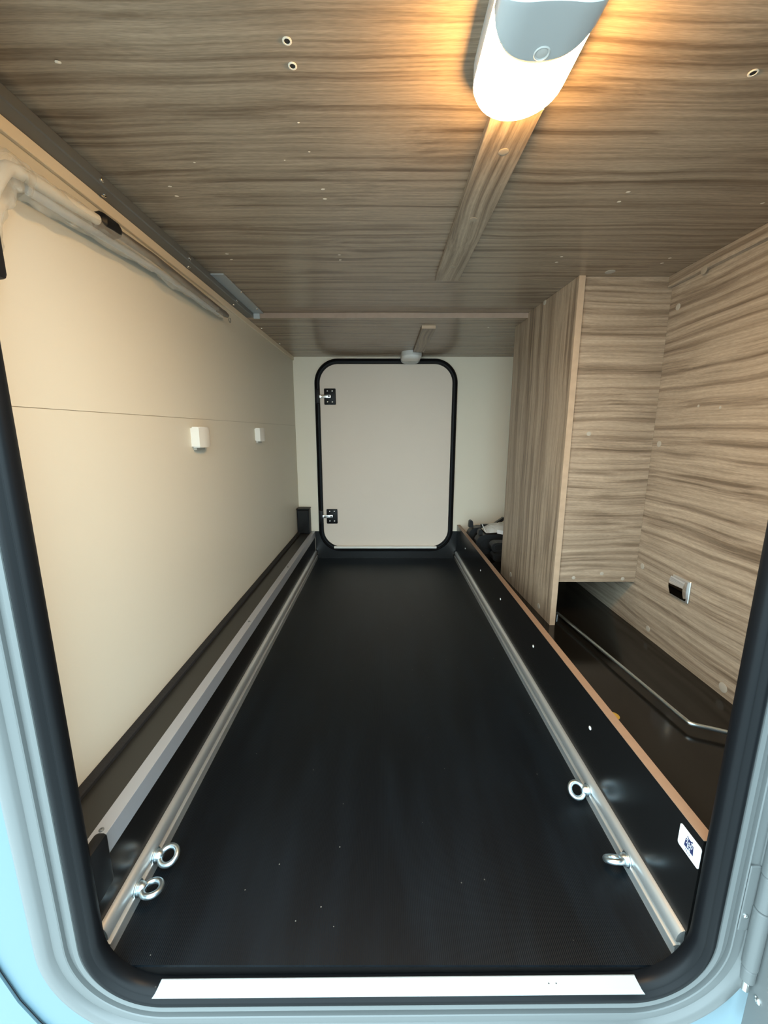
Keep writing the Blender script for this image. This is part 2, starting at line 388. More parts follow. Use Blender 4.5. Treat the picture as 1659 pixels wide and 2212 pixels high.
# ------------------------------------------------------------------ far hatch
d1 = thing('door_1', (0.012, YF, 0.05), 'closed beige hatch door in the far wall with black rubber seal', 'hatch door', kind='structure')
path = rrect(-0.366, 0.389, 0.077, 1.142, 0.105)
b2 = sweep_ring(path, [(0.0, YF), (0.0, YF - 0.012), (0.003, YF - 0.017), (0.009, YF - 0.017), (0.011, YF - 0.0125), (0.014, YF - 0.013), (0.016, YF - 0.021), (0.021, YF - 0.024), (0.027, YF - 0.020), (0.029, YF - 0.010), (0.029, YF)])
obj('rubber_seal', b2, 'black_seal', d1, smooth=True, angle=55)
pts = [(x + nx * 0.006, YF - 0.006, z + nz * 0.006) for (x, z), (nx, nz) in path]
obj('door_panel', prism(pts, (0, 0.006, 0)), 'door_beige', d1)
obj('sill_strip', bx(-0.305, 0.321, YF - 0.030, YF - 0.016, 0.070, 0.083, 0.002), 'sill_white', d1)
for zc, nm in ((0.196 + CAMZ, 0), (-0.503 + CAMZ, 1)):
    xc = -0.309 if nm == 0 else -0.314
    la = obj('latch', bx(xc - 0.033, xc + 0.033, YF - 0.011, YF - 0.0055, zc - 0.046, zc + 0.044, 0.004, 2), 'black_plastic', d1, smooth=True)
    for sx in (-1, 1):
        for sz in (-1, 1):
            screw(Vector((xc + sx * 0.014, YF - 0.011, zc + sz * 0.030)), (0, -1, 0), 0.0052, la)
    b3 = cyl((xc - 0.004, YF - 0.011, zc), (0, -1, 0), 0.016, 0.006, 20)
    obj('hub', b3, 'black_plastic', la, smooth=True)
    lv = bx(xc - 0.052, xc + 0.006, YF - 0.021, YF - 0.017, zc - 0.009, zc + 0.009, 0.002, 2)
    bx(xc - 0.062, xc - 0.048, YF - 0.029, YF - 0.017, zc - 0.010, zc + 0.010, 0.002, 2, bm=lv)
    obj('lever', lv, 'steel_bright', la, smooth=True)
    screw(Vector((xc - 0.004, YF - 0.021, zc)), (0, -1, 0), 0.006, la, 'steel_dark')
    st = bx(-0.392, -0.366, YF - 0.032, YF - 0.010, zc - 0.040, zc + 0.040, 0.006, 2)
    obj('striker', st, 'black_plastic', d1, smooth=True)

# ------------------------------------------------------------------ near hatch opening (frame, seal, hinge, open door leaf)
SX0, SX1, SZ0, SZ1, SR = -0.400, 0.436, -0.012, 1.172, 0.085
YS = 0.43
def tilt(bm):
    for v in bm.verts:
        if v.co.z < 0.35: v.co.z += 0.012 * (v.co.x - 0.018) * min(1, (0.35 - v.co.z) / 0.25)
    return bm
d2 = thing('door_2', (0.018, YS, -0.02), 'open near hatch with pale grey frame and black rubber seal', 'hatch frame', kind='structure')
npath = rrect(SX0, SX1, SZ0, SZ1, SR, 20)
seal = [(0.030, YS + 0.022), (0.004, YS + 0.022), (0.000, YS + 0.014), (0.0005, YS + 0.006), (0.003, YS + 0.001), (0.0065, YS - 0.0005), (0.009, YS + 0.002), (0.0105, YS + 0.0015), (0.013, YS - 0.003), (0.018, YS - 0.0045), (0.0225, YS - 0.001), (0.024, YS + 0.006), (0.030, YS + 0.007)]
obj('rubber_seal', tilt(sweep_ring(npath, seal)), 'black_seal', d2, smooth=True, angle=60)
frame = [(0.0225, YS + 0.022), (0.0225, YS + 0.0005), (0.0235, YS - 0.002), (0.0285, YS - 0.0035), (0.0295, YS - 0.002), (0.0300, YS + 0.003), (0.041, YS + 0.003), (0.0415, YS - 0.002), (0.0428, YS - 0.003), (0.044, YS - 0.002),
         (0.0445, YS + 0.001), (0.058, YS - 0.001), (0.0605, YS - 0.006), (0.063, YS - 0.008), (0.074, YS - 0.009), (0.080, YS - 0.006), (0.081, YS - 0.001), (0.081, YS + 0.022)]
obj('frame', tilt(sweep_ring(npath, frame)), 'frame_grey', d2, smooth=True, angle=35)
# sill strip clipped over the bottom of the seal
b2 = bmesh.new()
zb = SZ0
sp = [(-0.003, YS + 0.0145), (0.0026, YS + 0.0145), (0.0034, YS + 0.013), (-0.0010, YS + 0.0000), (-0.0050, YS - 0.0020), (-0.0065, YS - 0.0018)]
def sxy(side, h): k = (h + 0.0075) / 0.010 * 0.008; return (-0.332 + k) if side < 0 else (0.372 - k)
A = [b2.verts.new((sxy(-1, h), y, zb + h)) for h, y in sp]; B = [b2.verts.new((sxy(1, h), y, zb + h)) for h, y in sp]
b2.faces.new(A); b2.faces.new(B[::-1])
for i in range(len(sp)): b2.faces.new((A[i], A[(i + 1) % len(sp)], B[(i + 1) % len(sp)], B[i]))
ss = obj('sill_strip', tilt(b2), 'strip_white_dimmed', d2)
for px, py in ((333, 2139), (335, 2148), (1189, 2118), (1205, 2119)):
    q = ony(px, py, YS + 0.003); k = 0.012 * (q.x - 0.018)
    obj('speck', lathe((q.x, YS + 0.0065, SZ0 + 0.0012 + k), (0, -0.32, 0.95), [(0.0009, -0.0002), (0.0009, 0.0002)], 10), 'hole_dark', ss)
# strikers on the left upright
for zc, hh, xi, ya, yb in ((0.150, 0.044, SX0 - 0.005, YS + 0.018, YS + 0.060), (0.184 + CAMZ, 0.032, SX0 + 0.0135, YS - 0.006, YS + 0.027)):
    st = bx(SX0 - 0.024, xi, ya, yb, zc - hh, zc + hh, 0.006, 2)
    obj('striker', st, 'black_plastic', d2, smooth=True)
# hinge on the right upright
hg = obj('hinge', bx(0.4805, 0.4945, YS - 0.0035, YS + 0.0005, 0.105, 0.212, 0.001), 'frame_grey', d2)
q = ony(1607, 1978, YS - 0.0035)
screw(Vector((0.4865, YS - 0.0035, q.z)), (0, -1, 0), 0.0035, hg)
for z0, z1, r in ((0.030, 0.052, 0.0085), (0.053, 0.150, 0.0092), (0.151, 0.205, 0.0085), (0.206, 0.30, 0.0092)):
    obj('knuckle', lathe((0.500, YS - 0.010, z0), (0, 0, 1), [(r * .8, 0), (r, 0.0015), (r, z1 - z0 - 0.0015), (r * .8, z1 - z0)], 22), 'frame_grey', hg, smooth=True)
obj('hinge_pin', cyl((0.500, YS - 0.010, 0.012), (0, 0, 1), 0.0045, 0.30, 16), 'steel_bright', hg, smooth=True)
ol = bx(0.508, 0.5135, YS - 0.062, YS - 0.008, -0.060, 0.28, 0.0015)
leaf = obj('hinge_leaf', ol, 'frame_grey', hg)
screw(Vector((0.508, YS - 0.022, 0.012)), (-1, 0, 0), 0.0050, hg)
# the open door leaf, swung outwards to the right
dl = obj('door_leaf', bx(0.516, 0.545, YS - 0.86, YS - 0.046, -0.06, 1.20, 0.006, 2), 'body_white_dimmed', d2)
obj('leaf_gasket', bx(0.504, 0.5155, YS - 0.80, YS - 0.064, -0.055, 1.19, 0.003), 'black_seal', dl)
# outer body wall round the frame and the skirt below the seam
wf = thing('wall_front', (0.15, YN, -0.3), 'white outer body wall round the near hatch', 'wall', kind='structure')
body = [(0.078, YS + 0.004), (0.60, YS + 0.004), (0.60, YN), (0.024, YN), (0.024, YS + 0.0225), (0.078, YS + 0.0225)]
obj('body_panel', sweep_ring(npath, body), 'body_white_dimmed', wf)
arc = [ony(px, py, YS - 0.001) for px, py in ((-60, 1990), (-30, 2060), (0, 2107), (40, 2165), (84, 2212), (150, 2270), (230, 2315))]
skirt = [(v.x - 0.0012, YS - 0.001, v.z - 0.0012) for v in arc] + [(arc[-1].x, YS - 0.001, -0.40), (-0.95, YS - 0.001, -0.40), (-0.95, YS - 0.001, arc[0].z - 0.0012)]
obj('skirt_panel', prism(skirt, (0, 0.0045, 0)), 'body_white_dimmed', wf)
obj('seam_gasket', tube([(v.x, YS + 0.0015, v.z) for v in arc], 0.0006, 8), 'black_seal', wf, smooth=True)

# ------------------------------------------------------------------ low boards, ledge and shelf
lg = thing('side_ledge', (BL, 1.4, 0), 'dark grey boxed ledge along the foot of the left wall', 'ledge')
obj('ledge_top', bx(XL, BL - 0.0005, YN + 0.006, YF - 0.001, ZL - 0.016, ZL), 'grey_ledge', lg)
obj('side_board', bx(BL - 0.014, BL, YN + 0.006, YF - 0.013, 0.0, ZL - 0.016), 'black_board', lg)

an = thing('aluminium_angle', (BL, 1.4, 0.14), 'silver aluminium angle along the front edge of the left ledge', 'angle profile')
prof = [(-0.441, ZL + 0.0002), (-0.441, ZL + 0.0022), (BL + 0.0016, ZL + 0.0022), (BL + 0.0022, ZL + 0.0016), (BL + 0.0022, 0.139), (BL + 0.0002, 0.139), (BL + 0.0002, ZL + 0.0002)]
obj('profile', prism_y(prof, 0.475, YF - 0.013), 'alu_angle', an)
for px, py in ((220, 1793), (535, 1343), (622, 1225)):
    q = onz(px, py, ZL + 0.0022); q.x = -0.430
    screw(q, (0, 0, 1), 0.0038, an, 'steel_dark')

kb = thing('kick_board', (BR, 1.4, 0), 'low black side board with brown top edge along the right of the floor', 'board')
obj('board', bx(BR, BR + 0.018, YN + 0.006, YF - 0.001, 0.0, ZK - 0.001), 'black_board', kb)
obj('edge_band', bx(BR, BR + 0.018, YN + 0.006, YF - 0.001, ZK - 0.001, ZK, 0.0), 'edge_tan', kb)
for px, py, r in ((1005, 1190, .004), (1038, 1232, .004), (1081, 1296, .0042), (1152, 1395, .0042), (1275, 1570, .0042)):
    q = onx(px, py, BR); q.z = 0.142
    disc_cap('screw_cap', q, (-1, 0, 0), r, 0.0016, 'screw_white', kb)

sh = obj('shelf', bx(BR + 0.018, XR, YN + 0.006, YF, ZR - 0.016, ZR), 'black_shelf', origin=(0.64, 1.4, ZR))
setp(sh, 'glossy black shelf between the right board and the wood-grain wall', 'shelf')

# ------------------------------------------------------------------ lashing rails and eye bolts
def rail(side, xb, top, label):
    t = thing('lashing_rail', (xb, 1.4, 0), label, 'rail', 'lashing rails along the floor')
    h = top; s = side
    pf = [(0.0, 0.0), (0.0, h), (0.003, h - 0.0005), (0.007, h - 0.003), (0.010, h - 0.008), (0.0115, h - 0.014), (0.0115, h * 0.58), (0.0095, h * 0.55),
          (0.0040, h * 0.54), (0.0040, h * 0.44), (0.0105, h * 0.43), (0.0135, h * 0.41), (0.0140, h * 0.37), (0.0115, h * 0.33), (0.0115, 0.004), (0.0125, 0.0)]
    obj('profile', prism_y([(xb + s * (a + 0.0003), z + 0.0002) for a, z in pf], YN + 0.008, YF - 0.014), 'aluminium', t, smooth=True, angle=30)
    return t
rail(1, BL, 0.053, 'silver lashing rail on the left, below the aluminium angle')
rail(-1, BR, 0.047, 'silver lashing rail on the right, below the brown-edged board')

def eye_bolt(loc, side, phi, label):
    t = thing('eye_bolt', loc, label, 'eye bolt', 'zinc eye bolts on the rails')
    s = side
    obj('collar', lathe((0, 0, 0), (s, 0, 0), [(0.0125, 0.0), (0.0125, 0.0015), (0.0100, 0.002), (0.0100, 0.006), (0.0085, 0.010), (0.0060, 0.0125)], 24), 'zinc', t, smooth=True, local=True)
    obj('shank', cyl((-s * 0.009, 0, 0), (s, 0, 0), 0.0038, 0.010, 12), 'zinc', t, smooth=True, local=True)
    bm = bmesh.new(); R, r, N, M = 0.0143, 0.0047, 36, 12
    e1 = Vector((1, 0, 0)); e2 = Vector((0, math.sin(phi), math.cos(phi))); nn = e1.cross(e2); c = Vector((s * (0.0085 + R), 0, 0))
    rings = []
    for i in range(N):
        a = 2 * PI * i / N; dd = e1 * math.cos(a) + e2 * math.sin(a)
        rings.append([bm.verts.new(c + dd * (R + r * math.cos(2 * PI * k / M)) + nn * (r * 1.05 * math.sin(2 * PI * k / M))) for k in range(M)])
    for i in range(N):
        for k in range(M): bm.faces.new((rings[i][k], rings[(i + 1) % N][k], rings[(i + 1) % N][(k + 1) % M], rings[i][(k + 1) % M]))
    obj('ring', bm, 'zinc', t, smooth=True, local=True)
    return t
zl, zr = 0.0255, 0.0225
for px, py, ph, lb in ((330, 1873, 72, 'zinc eye bolt on the left rail, the one farther from the sill'), (288, 1930, 100, 'zinc eye bolt on the left rail, the one nearest the sill')):
    q = onx(px, py, BL + 0.0125); eye_bolt((q.x, q.y + 0.012, zl), 1, math.radians(ph), lb)
for px, py, ph, lb in ((1268, 1714, 48, 'zinc eye bolt on the right rail with its ring facing up'), (1352, 1872, 128, 'zinc eye bolt on the right rail with its ring turned edge-on')):
    q = onx(px, py, BR - 0.0125); eye_bolt((q.x, q.y, zr), -1, math.radians(ph), lb)

# ------------------------------------------------------------------ load label on the right board
lab = thing('load_label', (BR, 0.482, 0.178), 'white load label with a weight symbol reading 250 kg Max.', 'label')
LY, LZ = 0.4815, 0.1785
def lmap(u, v, off): return Vector((BR - off, LY - u, LZ + v))
W2, H2 = 0.0205, 0.0180
pts = [lmap(x, z, 0.0) for (x, z), _ in rrect(-W2, W2, -H2, H2, 0.004, 5)]
obj('sheet', prism(pts, (-0.0005, 0, 0)), 'label_white', lab)
outl = [(-0.0088, -0.0085), (0.0088, -0.0085), (0.0072, 0.0060), (0.0025, 0.0060), (0.0025, 0.0072), (0.0050, 0.0092), (0.0055, 0.0112), (0.0040, 0.0112), (0.0024, 0.0094), (-0.0024, 0.0094), (-0.0040, 0.0112), (-0.0055, 0.0112), (-0.0050, 0.0092), (-0.0025, 0.0072), (-0.0025, 0.0060), (-0.0072, 0.0060)]
obj('weight_symbol', prism([lmap(u, v, 0.0005) for u, v in outl], (-0.00015, 0, 0)), 'navy', lab)
def lettering(txt, size, u, v, off, material):
    cu = bpy.data.curves.new('txt', 'FONT'); cu.body = txt; cu.size = size; cu.align_x = 'CENTER'; cu.align_y = 'CENTER'; cu.offset = 0.0
    to = bpy.data.objects.new('txt', cu); COL.objects.link(to); bpy.context.view_layer.update()
    me = bpy.data.meshes.new_from_object(to); bpy.data.objects.remove(to)
    b3 = bmesh.new(); b3.from_mesh(me); bpy.data.meshes.remove(me)
    for vv in b3.verts: vv.co = lmap(u + vv.co.x, v + vv.co.y, off)
    return obj('lettering', b3, material, lab)
lettering('250', 0.0085, 0, 0.0015, 0.0008, 'label_white')
lettering('kg', 0.0074, 0, -0.0042, 0.0008, 'label_white')
lettering('Max.', 0.0062, 0, -0.0128, 0.0008, 'navy')

# ------------------------------------------------------------------ cabinet at the right
cb = thing('cabinet', (0.68, CABY, ZR), 'wood-grain cabinet standing on the black shelf against the right wall', 'cabinet')
TK = 0.017
def panel_x(y): return CABX + (CABX2 - CABX) * (y - CABY) / (CABY2 - CABY)
poly = [(CABY + 0.0015, ZR), (CABY2, ZR), (CABY2, ZC2 - 0.0005), (YLIP + 0.0002, ZC2 - 0.0005), (YLIP - 0.0015, ZC - 0.0005), (CABY + 0.0015, ZC - 0.0005)]
sp_ = obj('side_panel', prism([(panel_x(y), y, z) for y, z in poly], (TK, 0, 0)), 'wood_z', cb)
for px, py in ((1177, 652), (1103, 1241), (1164, 1309)):
    q = onx(px, py, 0.54); q = onx(px, py, panel_x(q.y)); disc_cap('screw_cap', q, (-1, -0.045, 0), 0.010, 0.0018, 'cap_grey', sp_)
obj('edge_band', bx(CABX - 0.0005, CABX + TK + 0.0005, CABY, CABY + 0.0014, ZR, ZC - 0.0005), 'edge_band', cb)
fp = obj('front_panel', bx(CABX + TK + 0.001, XR - 0.0005, CABY + 0.010, CABY + 0.026, 0.288, ZC - 0.0005), 'wood_front', cb)
for px, py, r in ((1272, 937, .0068), (1239, 1248, .006), (1300, 1239, .006), (1345, 1250, .006)):
    disc_cap('screw_cap', ony(px, py, CABY + 0.010), (0, -1, 0), r, 0.0012, 'cap_grey', fp)
obj('back_panel', bx(CABX2 + TK + 0.002, XR - 0.0005, CABY2 - 0.016, CABY2, ZR, ZC2 - 0.0005), 'wood_front', cb)

# ------------------------------------------------------------------ ceiling battens and lamps
for i, (x0, x1, y0, y1, zc, caps, lb) in enumerate(((0.145, 0.212, 0.628, 1.252, ZC, ((1088, 328), (1022, 474), (978, 576)), 'wood-grain ceiling batten running back from the lit lamp'),
                                               (0.150, 0.205, 1.712, 2.20, ZC2, (), 'short wood-grain ceiling batten leading to the unlit far lamp'))):
    t = thing('ceiling_batten', ((x0 + x1) / 2, (y0 + y1) / 2, zc), lb, 'batten', 'ceiling battens')
    obj('board', bx(x0, x1, y0 + 0.0012, y1, zc - 0.012, zc, 0.0008), 'wood_batten', t)
    obj('edge_band', bx(x0, x1, y0, y0 + 0.0012, zc - 0.012, zc), 'edge_band', t)
    for px, py in caps: disc_cap('screw_cap', onz(px, py, zc - 0.012), (0, 0, -1), 0.0078, 0.0006, 'cap_wood', t)

LW, LL, LH = 0.0525, 0.167, 0.040
def lamp(loc, lit, label, rotz=0):
    t = thing('ceiling_lamp', loc, label, 'lamp', 'oblong ceiling lamps', rot=(0, 0, rotz))
    def edge_d(x, y):          # distance inwards from the stadium outline (y from 0 to LL)
        return LW - math.hypot(x, max(0.0, y - (LL - LW)))
    def hgt(x, y):
        dd = max(0.0, min(edge_d(x, y), 0.034)) / 0.034
        return 0.022 + (LH - 0.022) * math.sqrt(max(0, 1 - (1 - dd) ** 2.2))
    def outline(ins, n=20):
        r = LW - ins; out = []
        for i in range(n + 1):
            a = PI * i / n; out.append((r * math.cos(a), LL - LW + r * math.sin(a)))
        for i in range(n + 1):
            a = PI + PI * i / n; out.append((r * math.cos(a), LW * 0.25 + 0.25 * r * math.sin(a)))
        return out
    obj('base', prism([(x * 1.01, y, 0) for x, y in outline(-0.001)], (0, 0, -0.0215)), 'lamp_base', t, smooth=True, local=True)
    bm = bmesh.new(); rings = []
    for k in range(13):
        ins = 0.034 * (1 - math.cos(PI / 2 * k / 12)) + 0.0001
        rings.append([bm.verts.new((x, y, -hgt(x, y))) for x, y in outline(ins)])
    top = [bm.verts.new((x, y, -0.0216)) for x, y in outline(0.0001)]
    rings.insert(0, top); n = len(top)
    for a, b in zip(rings, rings[1:]):
        for i in range(n): bm.faces.new((a[i], a[(i + 1) % n], b[(i + 1) % n], b[i]))
    bm.faces.new(rings[-1]); bm.faces.new(top[::-1])
    obj('lens', bm, 'lamp_lens_lit' if lit else 'lamp_lens_off', t, smooth=True, local=True, angle=60)
    # cover: a shell over the part of the lens nearest the hatch, its free end a rounded arc
    bm = bmesh.new(); NX, NY = 28, 22; grid = []
    yc, Rc = 0.009, 0.0545
    for i in range(NX + 1):
        x = -LW * 1.0 + 2 * LW * i / NX
        ye = yc + math.sqrt(max(0, Rc * Rc - x * x * 0.98))
        ys = LW * 0.25 - 0.25 * math.sqrt(max(0, LW * LW - x * x)); row = []
        row.append(bm.verts.new((x * 1.015, ys - 0.0004, -0.0218)))
        for j in range(NY + 1):
            y = ys + (ye - ys) * j / NY
            row.append(bm.verts.new((x * 1.015, y, -hgt(x * 0.999, max(y, ys + 1e-4)) - 0.0018)))
        grid.append(row)
    for i in range(NX):
        for j in range(NY + 1): bm.faces.new((grid[i][j], grid[i + 1][j], grid[i + 1][j + 1], grid[i][j + 1]))
    co = obj('cover', bm, 'lamp_cover', t, smooth=True, local=True, angle=70)
    so = co.modifiers.new('thickness', 'SOLIDIFY'); so.thickness = 0.0014; so.offset = 0
    obj('switch_button', lathe((0.004, yc + 0.043, -LH - 0.0020), (0, 0, -1), [(0.0085, -0.001), (0.0085, 0.0008), (0.0075, 0.0014), (0.0066, 0.0008), (0.0060, 0.0004), (0.004, 0.0008), (0.001, 0.0010)], 22), 'lamp_base', co, smooth=True, local=True)
    return t
lamp((0.161, 0.4556, ZC), True, 'lit oblong lamp on the ceiling by the near hatch, glowing warm')
lamp((0.146, 2.374, ZC2), False, 'unlit oblong lamp on the ceiling above the far hatch', rotz=PI)

# ------------------------------------------------------------------ steel rail, plate and wrapped crank on the left
sr = thing('steel_rail', (XL + 0.02, 1.4, 1.182), 'dark steel angle rail along the top of the left wall with paired screws', 'rail')
z0 = 0.4125 + CAMZ
pf = [(XL + 0.005, z0), (XL + 0.0315, z0), (XL + 0.0335, z0 + 0.002), (XL + 0.0335, ZC - 0.0005), (XL + 0.0315, ZC - 0.0005), (XL + 0.0315, z0 + 0.002), (XL + 0.005, z0 + 0.002)]
obj('profile', prism_y(pf, YN, YF - 0.003), 'steel_dark', sr)
for a, b_ in (((217, 389), (228, 422)), ((407, 558), (408, 576)), ((506, 649), (508, 658)), ((566, 702), (566, 709)), ((608, 735), (606, 742))):
    q = onz(a[0], a[1], z0 + 0.008); screw(Vector((XL + 0.0335, q.y, z0 + 0.008)), (1, 0, 0), 0.0044, sr)
    q = onz(b_[0], b_[1], z0); screw(Vector((XL + 0.016, q.y, z0)), (0, 0, -1), 0.0044, sr)
mp = thing('metal_plate', (-0.46, 1.41, ZC), 'pale grey metal plate on the ceiling beside the steel rail', 'plate')
obj('plate', bx(XL + 0.034, -0.444, 1.225, YLIP - 0.002, ZC - 0.004, ZC - 0.0005, 0.0006), 'plate_grey', mp)
obj('end_flange', bx(XL + 0.034, -0.458, YLIP - 0.006, YLIP - 0.0015, ZC2 - 0.004, ZC - 0.004, 0.0006), 'plate_grey', mp)
for px, py in ((521, 631), (555, 667)):
    screw(onz(px, py, ZC - 0.004), (0, 0, -1), 0.0034, mp)

XP = -0.487
def P(px, py, x=XP): return onx(px, py, x)
ck = thing('awning_crank', (XP, 1.0, 1.1), 'crank pole wrapped in clear film hanging below the steel rail on the left wall', 'crank pole')
a0, a1 = P(45, 375), P(228, 486)
e0 = P(-35, 470)
obj('handle_tube', tube(smooth_path([e0 + Vector((0.0, 0, -0.06)), e0, P(5, 372), P(40, 372), P(120, 420), a1], 7), 0.0085, 14), 'pole_white', ck, smooth=True)
gp = obj('grip', tube([P(208, 472), P(214, 476), P(245, 498), P(252, 503)], [0.0100, 0.0150, 0.0150, 0.0105], 10), 'black_plastic', ck, smooth=True, angle=30)
obj('shaft', tube([P(248, 500), P(330, 556), P(482, 676)], 0.0082, 12), 'pole_grey', ck, smooth=True)
obj('return_tube', tube([P(60, 412, XP - 0.008), P(330, 578, XP - 0.008), P(470, 676, XP - 0.008)], 0.0062, 12), 'plate_grey', ck, smooth=True)
obj('end_cap', tube([P(468, 667), P(484, 677), P(491, 682)], [0.0085, 0.0088, 0.006], 12), 'pole_grey', ck, smooth=True)
hp = P(496, 687)
obj('hook', tube([hp + Vector((0, 0.008 * math.sin(t), -0.006 + 0.007 * math.cos(t))) for t in [0.3 + k * 0.55 for k in range(10)]], 0.0011, 8), 'steel_dark', ck, smooth=True)
# crumpled film sleeve
def sleeve(pts, rr, seed, sides=18, k=9):
    random.seed(seed); c = smooth_path(pts, k); bm = bmesh.new(); rings = []
    ph = [random.uniform(0, 6.28) for _ in range(6)]
    for i, p_ in enumerate(c):
        d_ = (c[min(i + 1, len(c) - 1)] - c[max(i - 1, 0)]).normalized(); t_ = Vector((1, 0, 0)); t_ = (t_ - d_ * t_.dot(d_)).normalized(); u_ = d_.cross(t_)
        f = i / (len(c) - 1) * (len(rr) - 1); j = min(int(f), len(rr) - 2); r_ = rr[j] + (rr[j + 1] - rr[j]) * (f - j)
        ring = []
        for q_ in range(sides):
            a_ = 2 * PI * q_ / sides
            w_ = 1 + 0.15 * math.sin(3 * a_ + ph[0] + i * .35) + 0.13 * math.sin(5 * a_ - i * .6 + ph[1]) + random.uniform(-.05, .05)
            ring.append(bm.verts.new(p_ + t_ * math.cos(a_) * r_ * 0.62 * w_ + u_ * math.sin(a_) * r_ * w_))
        rings.append(ring)
    for a, b in zip(rings, rings[1:]):
        for q_ in range(sides): bm.faces.new((a[q_], a[(q_ + 1) % sides], b[(q_ + 1) % sides], b[q_]))
    return bm
obj('film_sleeve', sleeve([P(40, 388), P(120, 440), P(230, 505), P(330, 570), P(355, 592), P(400, 622), P(450, 657), P(478, 678)], [0.021, 0.021, 0.020, 0.017, 0.0125, 0.0165, 0.0155, 0.0135, 0.012], 3), 'plastic_film', ck, smooth=True, angle=80)
obj('film_sleeve', sleeve([P(-60, 520), P(-30, 445), P(-5, 390), P(28, 368), P(62, 395)], [0.024, 0.022, 0.021, 0.020, 0.017], 5), 'plastic_film', ck, smooth=True, angle=80)

# ------------------------------------------------------------------ small things on the left wall and ledge
def catch(y0, y1, z0, z1, dep, label):
    t = thing('wall_catch', (XL, (y0 + y1) / 2, z0), label, 'catch', 'white catches on the left wall')
    pr = [(XL, y0), (XL + dep * 0.86, y0)] + [(XL + dep * (0.86 + 0.14 * math.sin(PI * k / 8)), y0 + (y1 - y0) * k / 8) for k in range(1, 8)] + [(XL + dep * 0.80, y1), (XL, y1)]
    bm = prism([(x, y, z0) for x, y in pr], (0, 0, z1 - z0)); bmesh.ops.bevel(bm, geom=[e for e in bm.edges if abs(e.verts[0].co.z - e.verts[1].co.z) < 1e-6], offset=0.003, segments=2, affect='EDGES')
    obj('body', bm, 'white_plastic', t, smooth=True, angle=30)
    obj('back_plate', bx(XL, XL + dep * 0.35, y0 + 0.008, y1 - 0.010, z0 - 0.007, z0 + 0.0005, 0.001), 'cap_grey', t)
    return t
catch(1.095, 1.165, -0.043 + CAMZ, 0.012 + CAMZ, 0.026, 'white plastic catch on the left wall, the larger-looking nearer one')
catch(1.640, 1.710, -0.039 + CAMZ, 0.014 + CAMZ, 0.024, 'white plastic catch on the left wall, the one nearer the far hatch')

du = thing('cable_duct', (-0.48, 2.33, ZL), 'black upright duct box in the far left corner on the ledge', 'duct')
obj('box', bx(XL + 0.003, -0.441, 2.325, 2.385, ZL, 0.318, 0.003), 'black_plastic', du)
obj('cap', bx(XL + 0.001, -0.439, 2.322, 2.388, 0.318, 0.326, 0.002), 'black_plastic', du)
obj('front_face', bx(XL + 0.010, -0.450, 2.3235, 2.325, ZL + 0.004, 0.312, 0.0005), 'black_board', du)

# ------------------------------------------------------------------ things on the right shelf and wall
rd = thing('metal_rod', (0.64, 1.0, ZR), 'thin chrome rod lying over the black shelf, bent at its near end', 'rod')
ZRD = ZR + 0.017
r0, r1, r2_ = onz(1204, 1324, ZRD), onz(1490, 1563, ZRD), onz(1592, 1587, ZRD)
pa = [r0] + [r0.lerp(r1, k / 6) for k in range(1, 6)] + [r0.lerp(r1, 0.97), r1.lerp(r2_, 0.06), r1.lerp(r2_, 0.5), r2_]
obj('rod', tube(smooth_path(pa, 4), 0.0046, 12), 'zinc', rd, smooth=True)
obj('foot', cyl((r0.x, r0.y, ZR), (0, 0, 1), 0.0045, 0.0155, 12), 'chrome', rd, smooth=True)
obj('foot', cyl((r2_.x, r2_.y, ZR), (0, 0, 1), 0.0045, 0.0155, 12), 'chrome', rd, smooth=True)

gd = lathe((0, 0, 0), (0, 0, 1), [(0.013, 0), (0.013, 0.0015), (0.011, 0.0025), (0.006, 0.003)], 24)
q = onz(1318, 1547, ZR); bmesh.ops.translate(gd, verts=gd.verts[:], vec=(q.x + 0.007, q.y, ZR))
setp(obj('gold_cap', gd, 'gold', smooth=True, origin=(q.x, q.y, ZR)), 'small round gold cap on the black shelf beside the brown board edge', 'cap')

cs = thing('chrome_box', (XR, 1.064, 0.34), 'small square chrome box on the right wood-grain wall', 'wall box')
c0 = onx(1463, 1270, XR - 0.010); yc, zc = c0.y, c0.z
obj('back_plate', bx(XR - 0.005, XR, yc - 0.037, yc + 0.030, zc - 0.031, zc + 0.031, 0.0015), 'aluminium', cs)
bm = bmesh.new()
n = 10; A = []; B = []
for k in range(n + 1):
    v = k / n; zz = zc - 0.026 + 0.052 * v; off = 0.009 + 0.007 * math.sin(PI * min(1, (1 - v) * 0.9 + 0.12))
    A.append((bm.verts.new((XR - off, yc - 0.027, zz)), bm.verts.new((XR - off, yc + 0.027, zz)), bm.verts.new((XR - 0.005, yc - 0.029, zz)), bm.verts.new((XR - 0.005, yc + 0.029, zz))))
for a, b in zip(A, A[1:]):
    bm.faces.new((a[0], a[1], b[1], b[0])); bm.faces.new((a[2], a[0], b[0], b[2])); bm.faces.new((a[1], a[3], b[3], b[1])); bm.faces.new((a[3], a[2], b[2], b[3]))
bm.faces.new((A[0][0], A[0][2], A[0][3], A[0][1])); bm.faces.new((A[-1][0], A[-1][1], A[-1][3], A[-1][2]))
ed = [e for e in bm.edges if len(e.link_faces) == 2 and e.calc_face_angle(0) > 0.9]
bmesh.ops.bevel(bm, geom=ed, offset=0.004, segments=3, affect='EDGES')
obj('hood', bm, 'chrome', cs, smooth=True, angle=50)

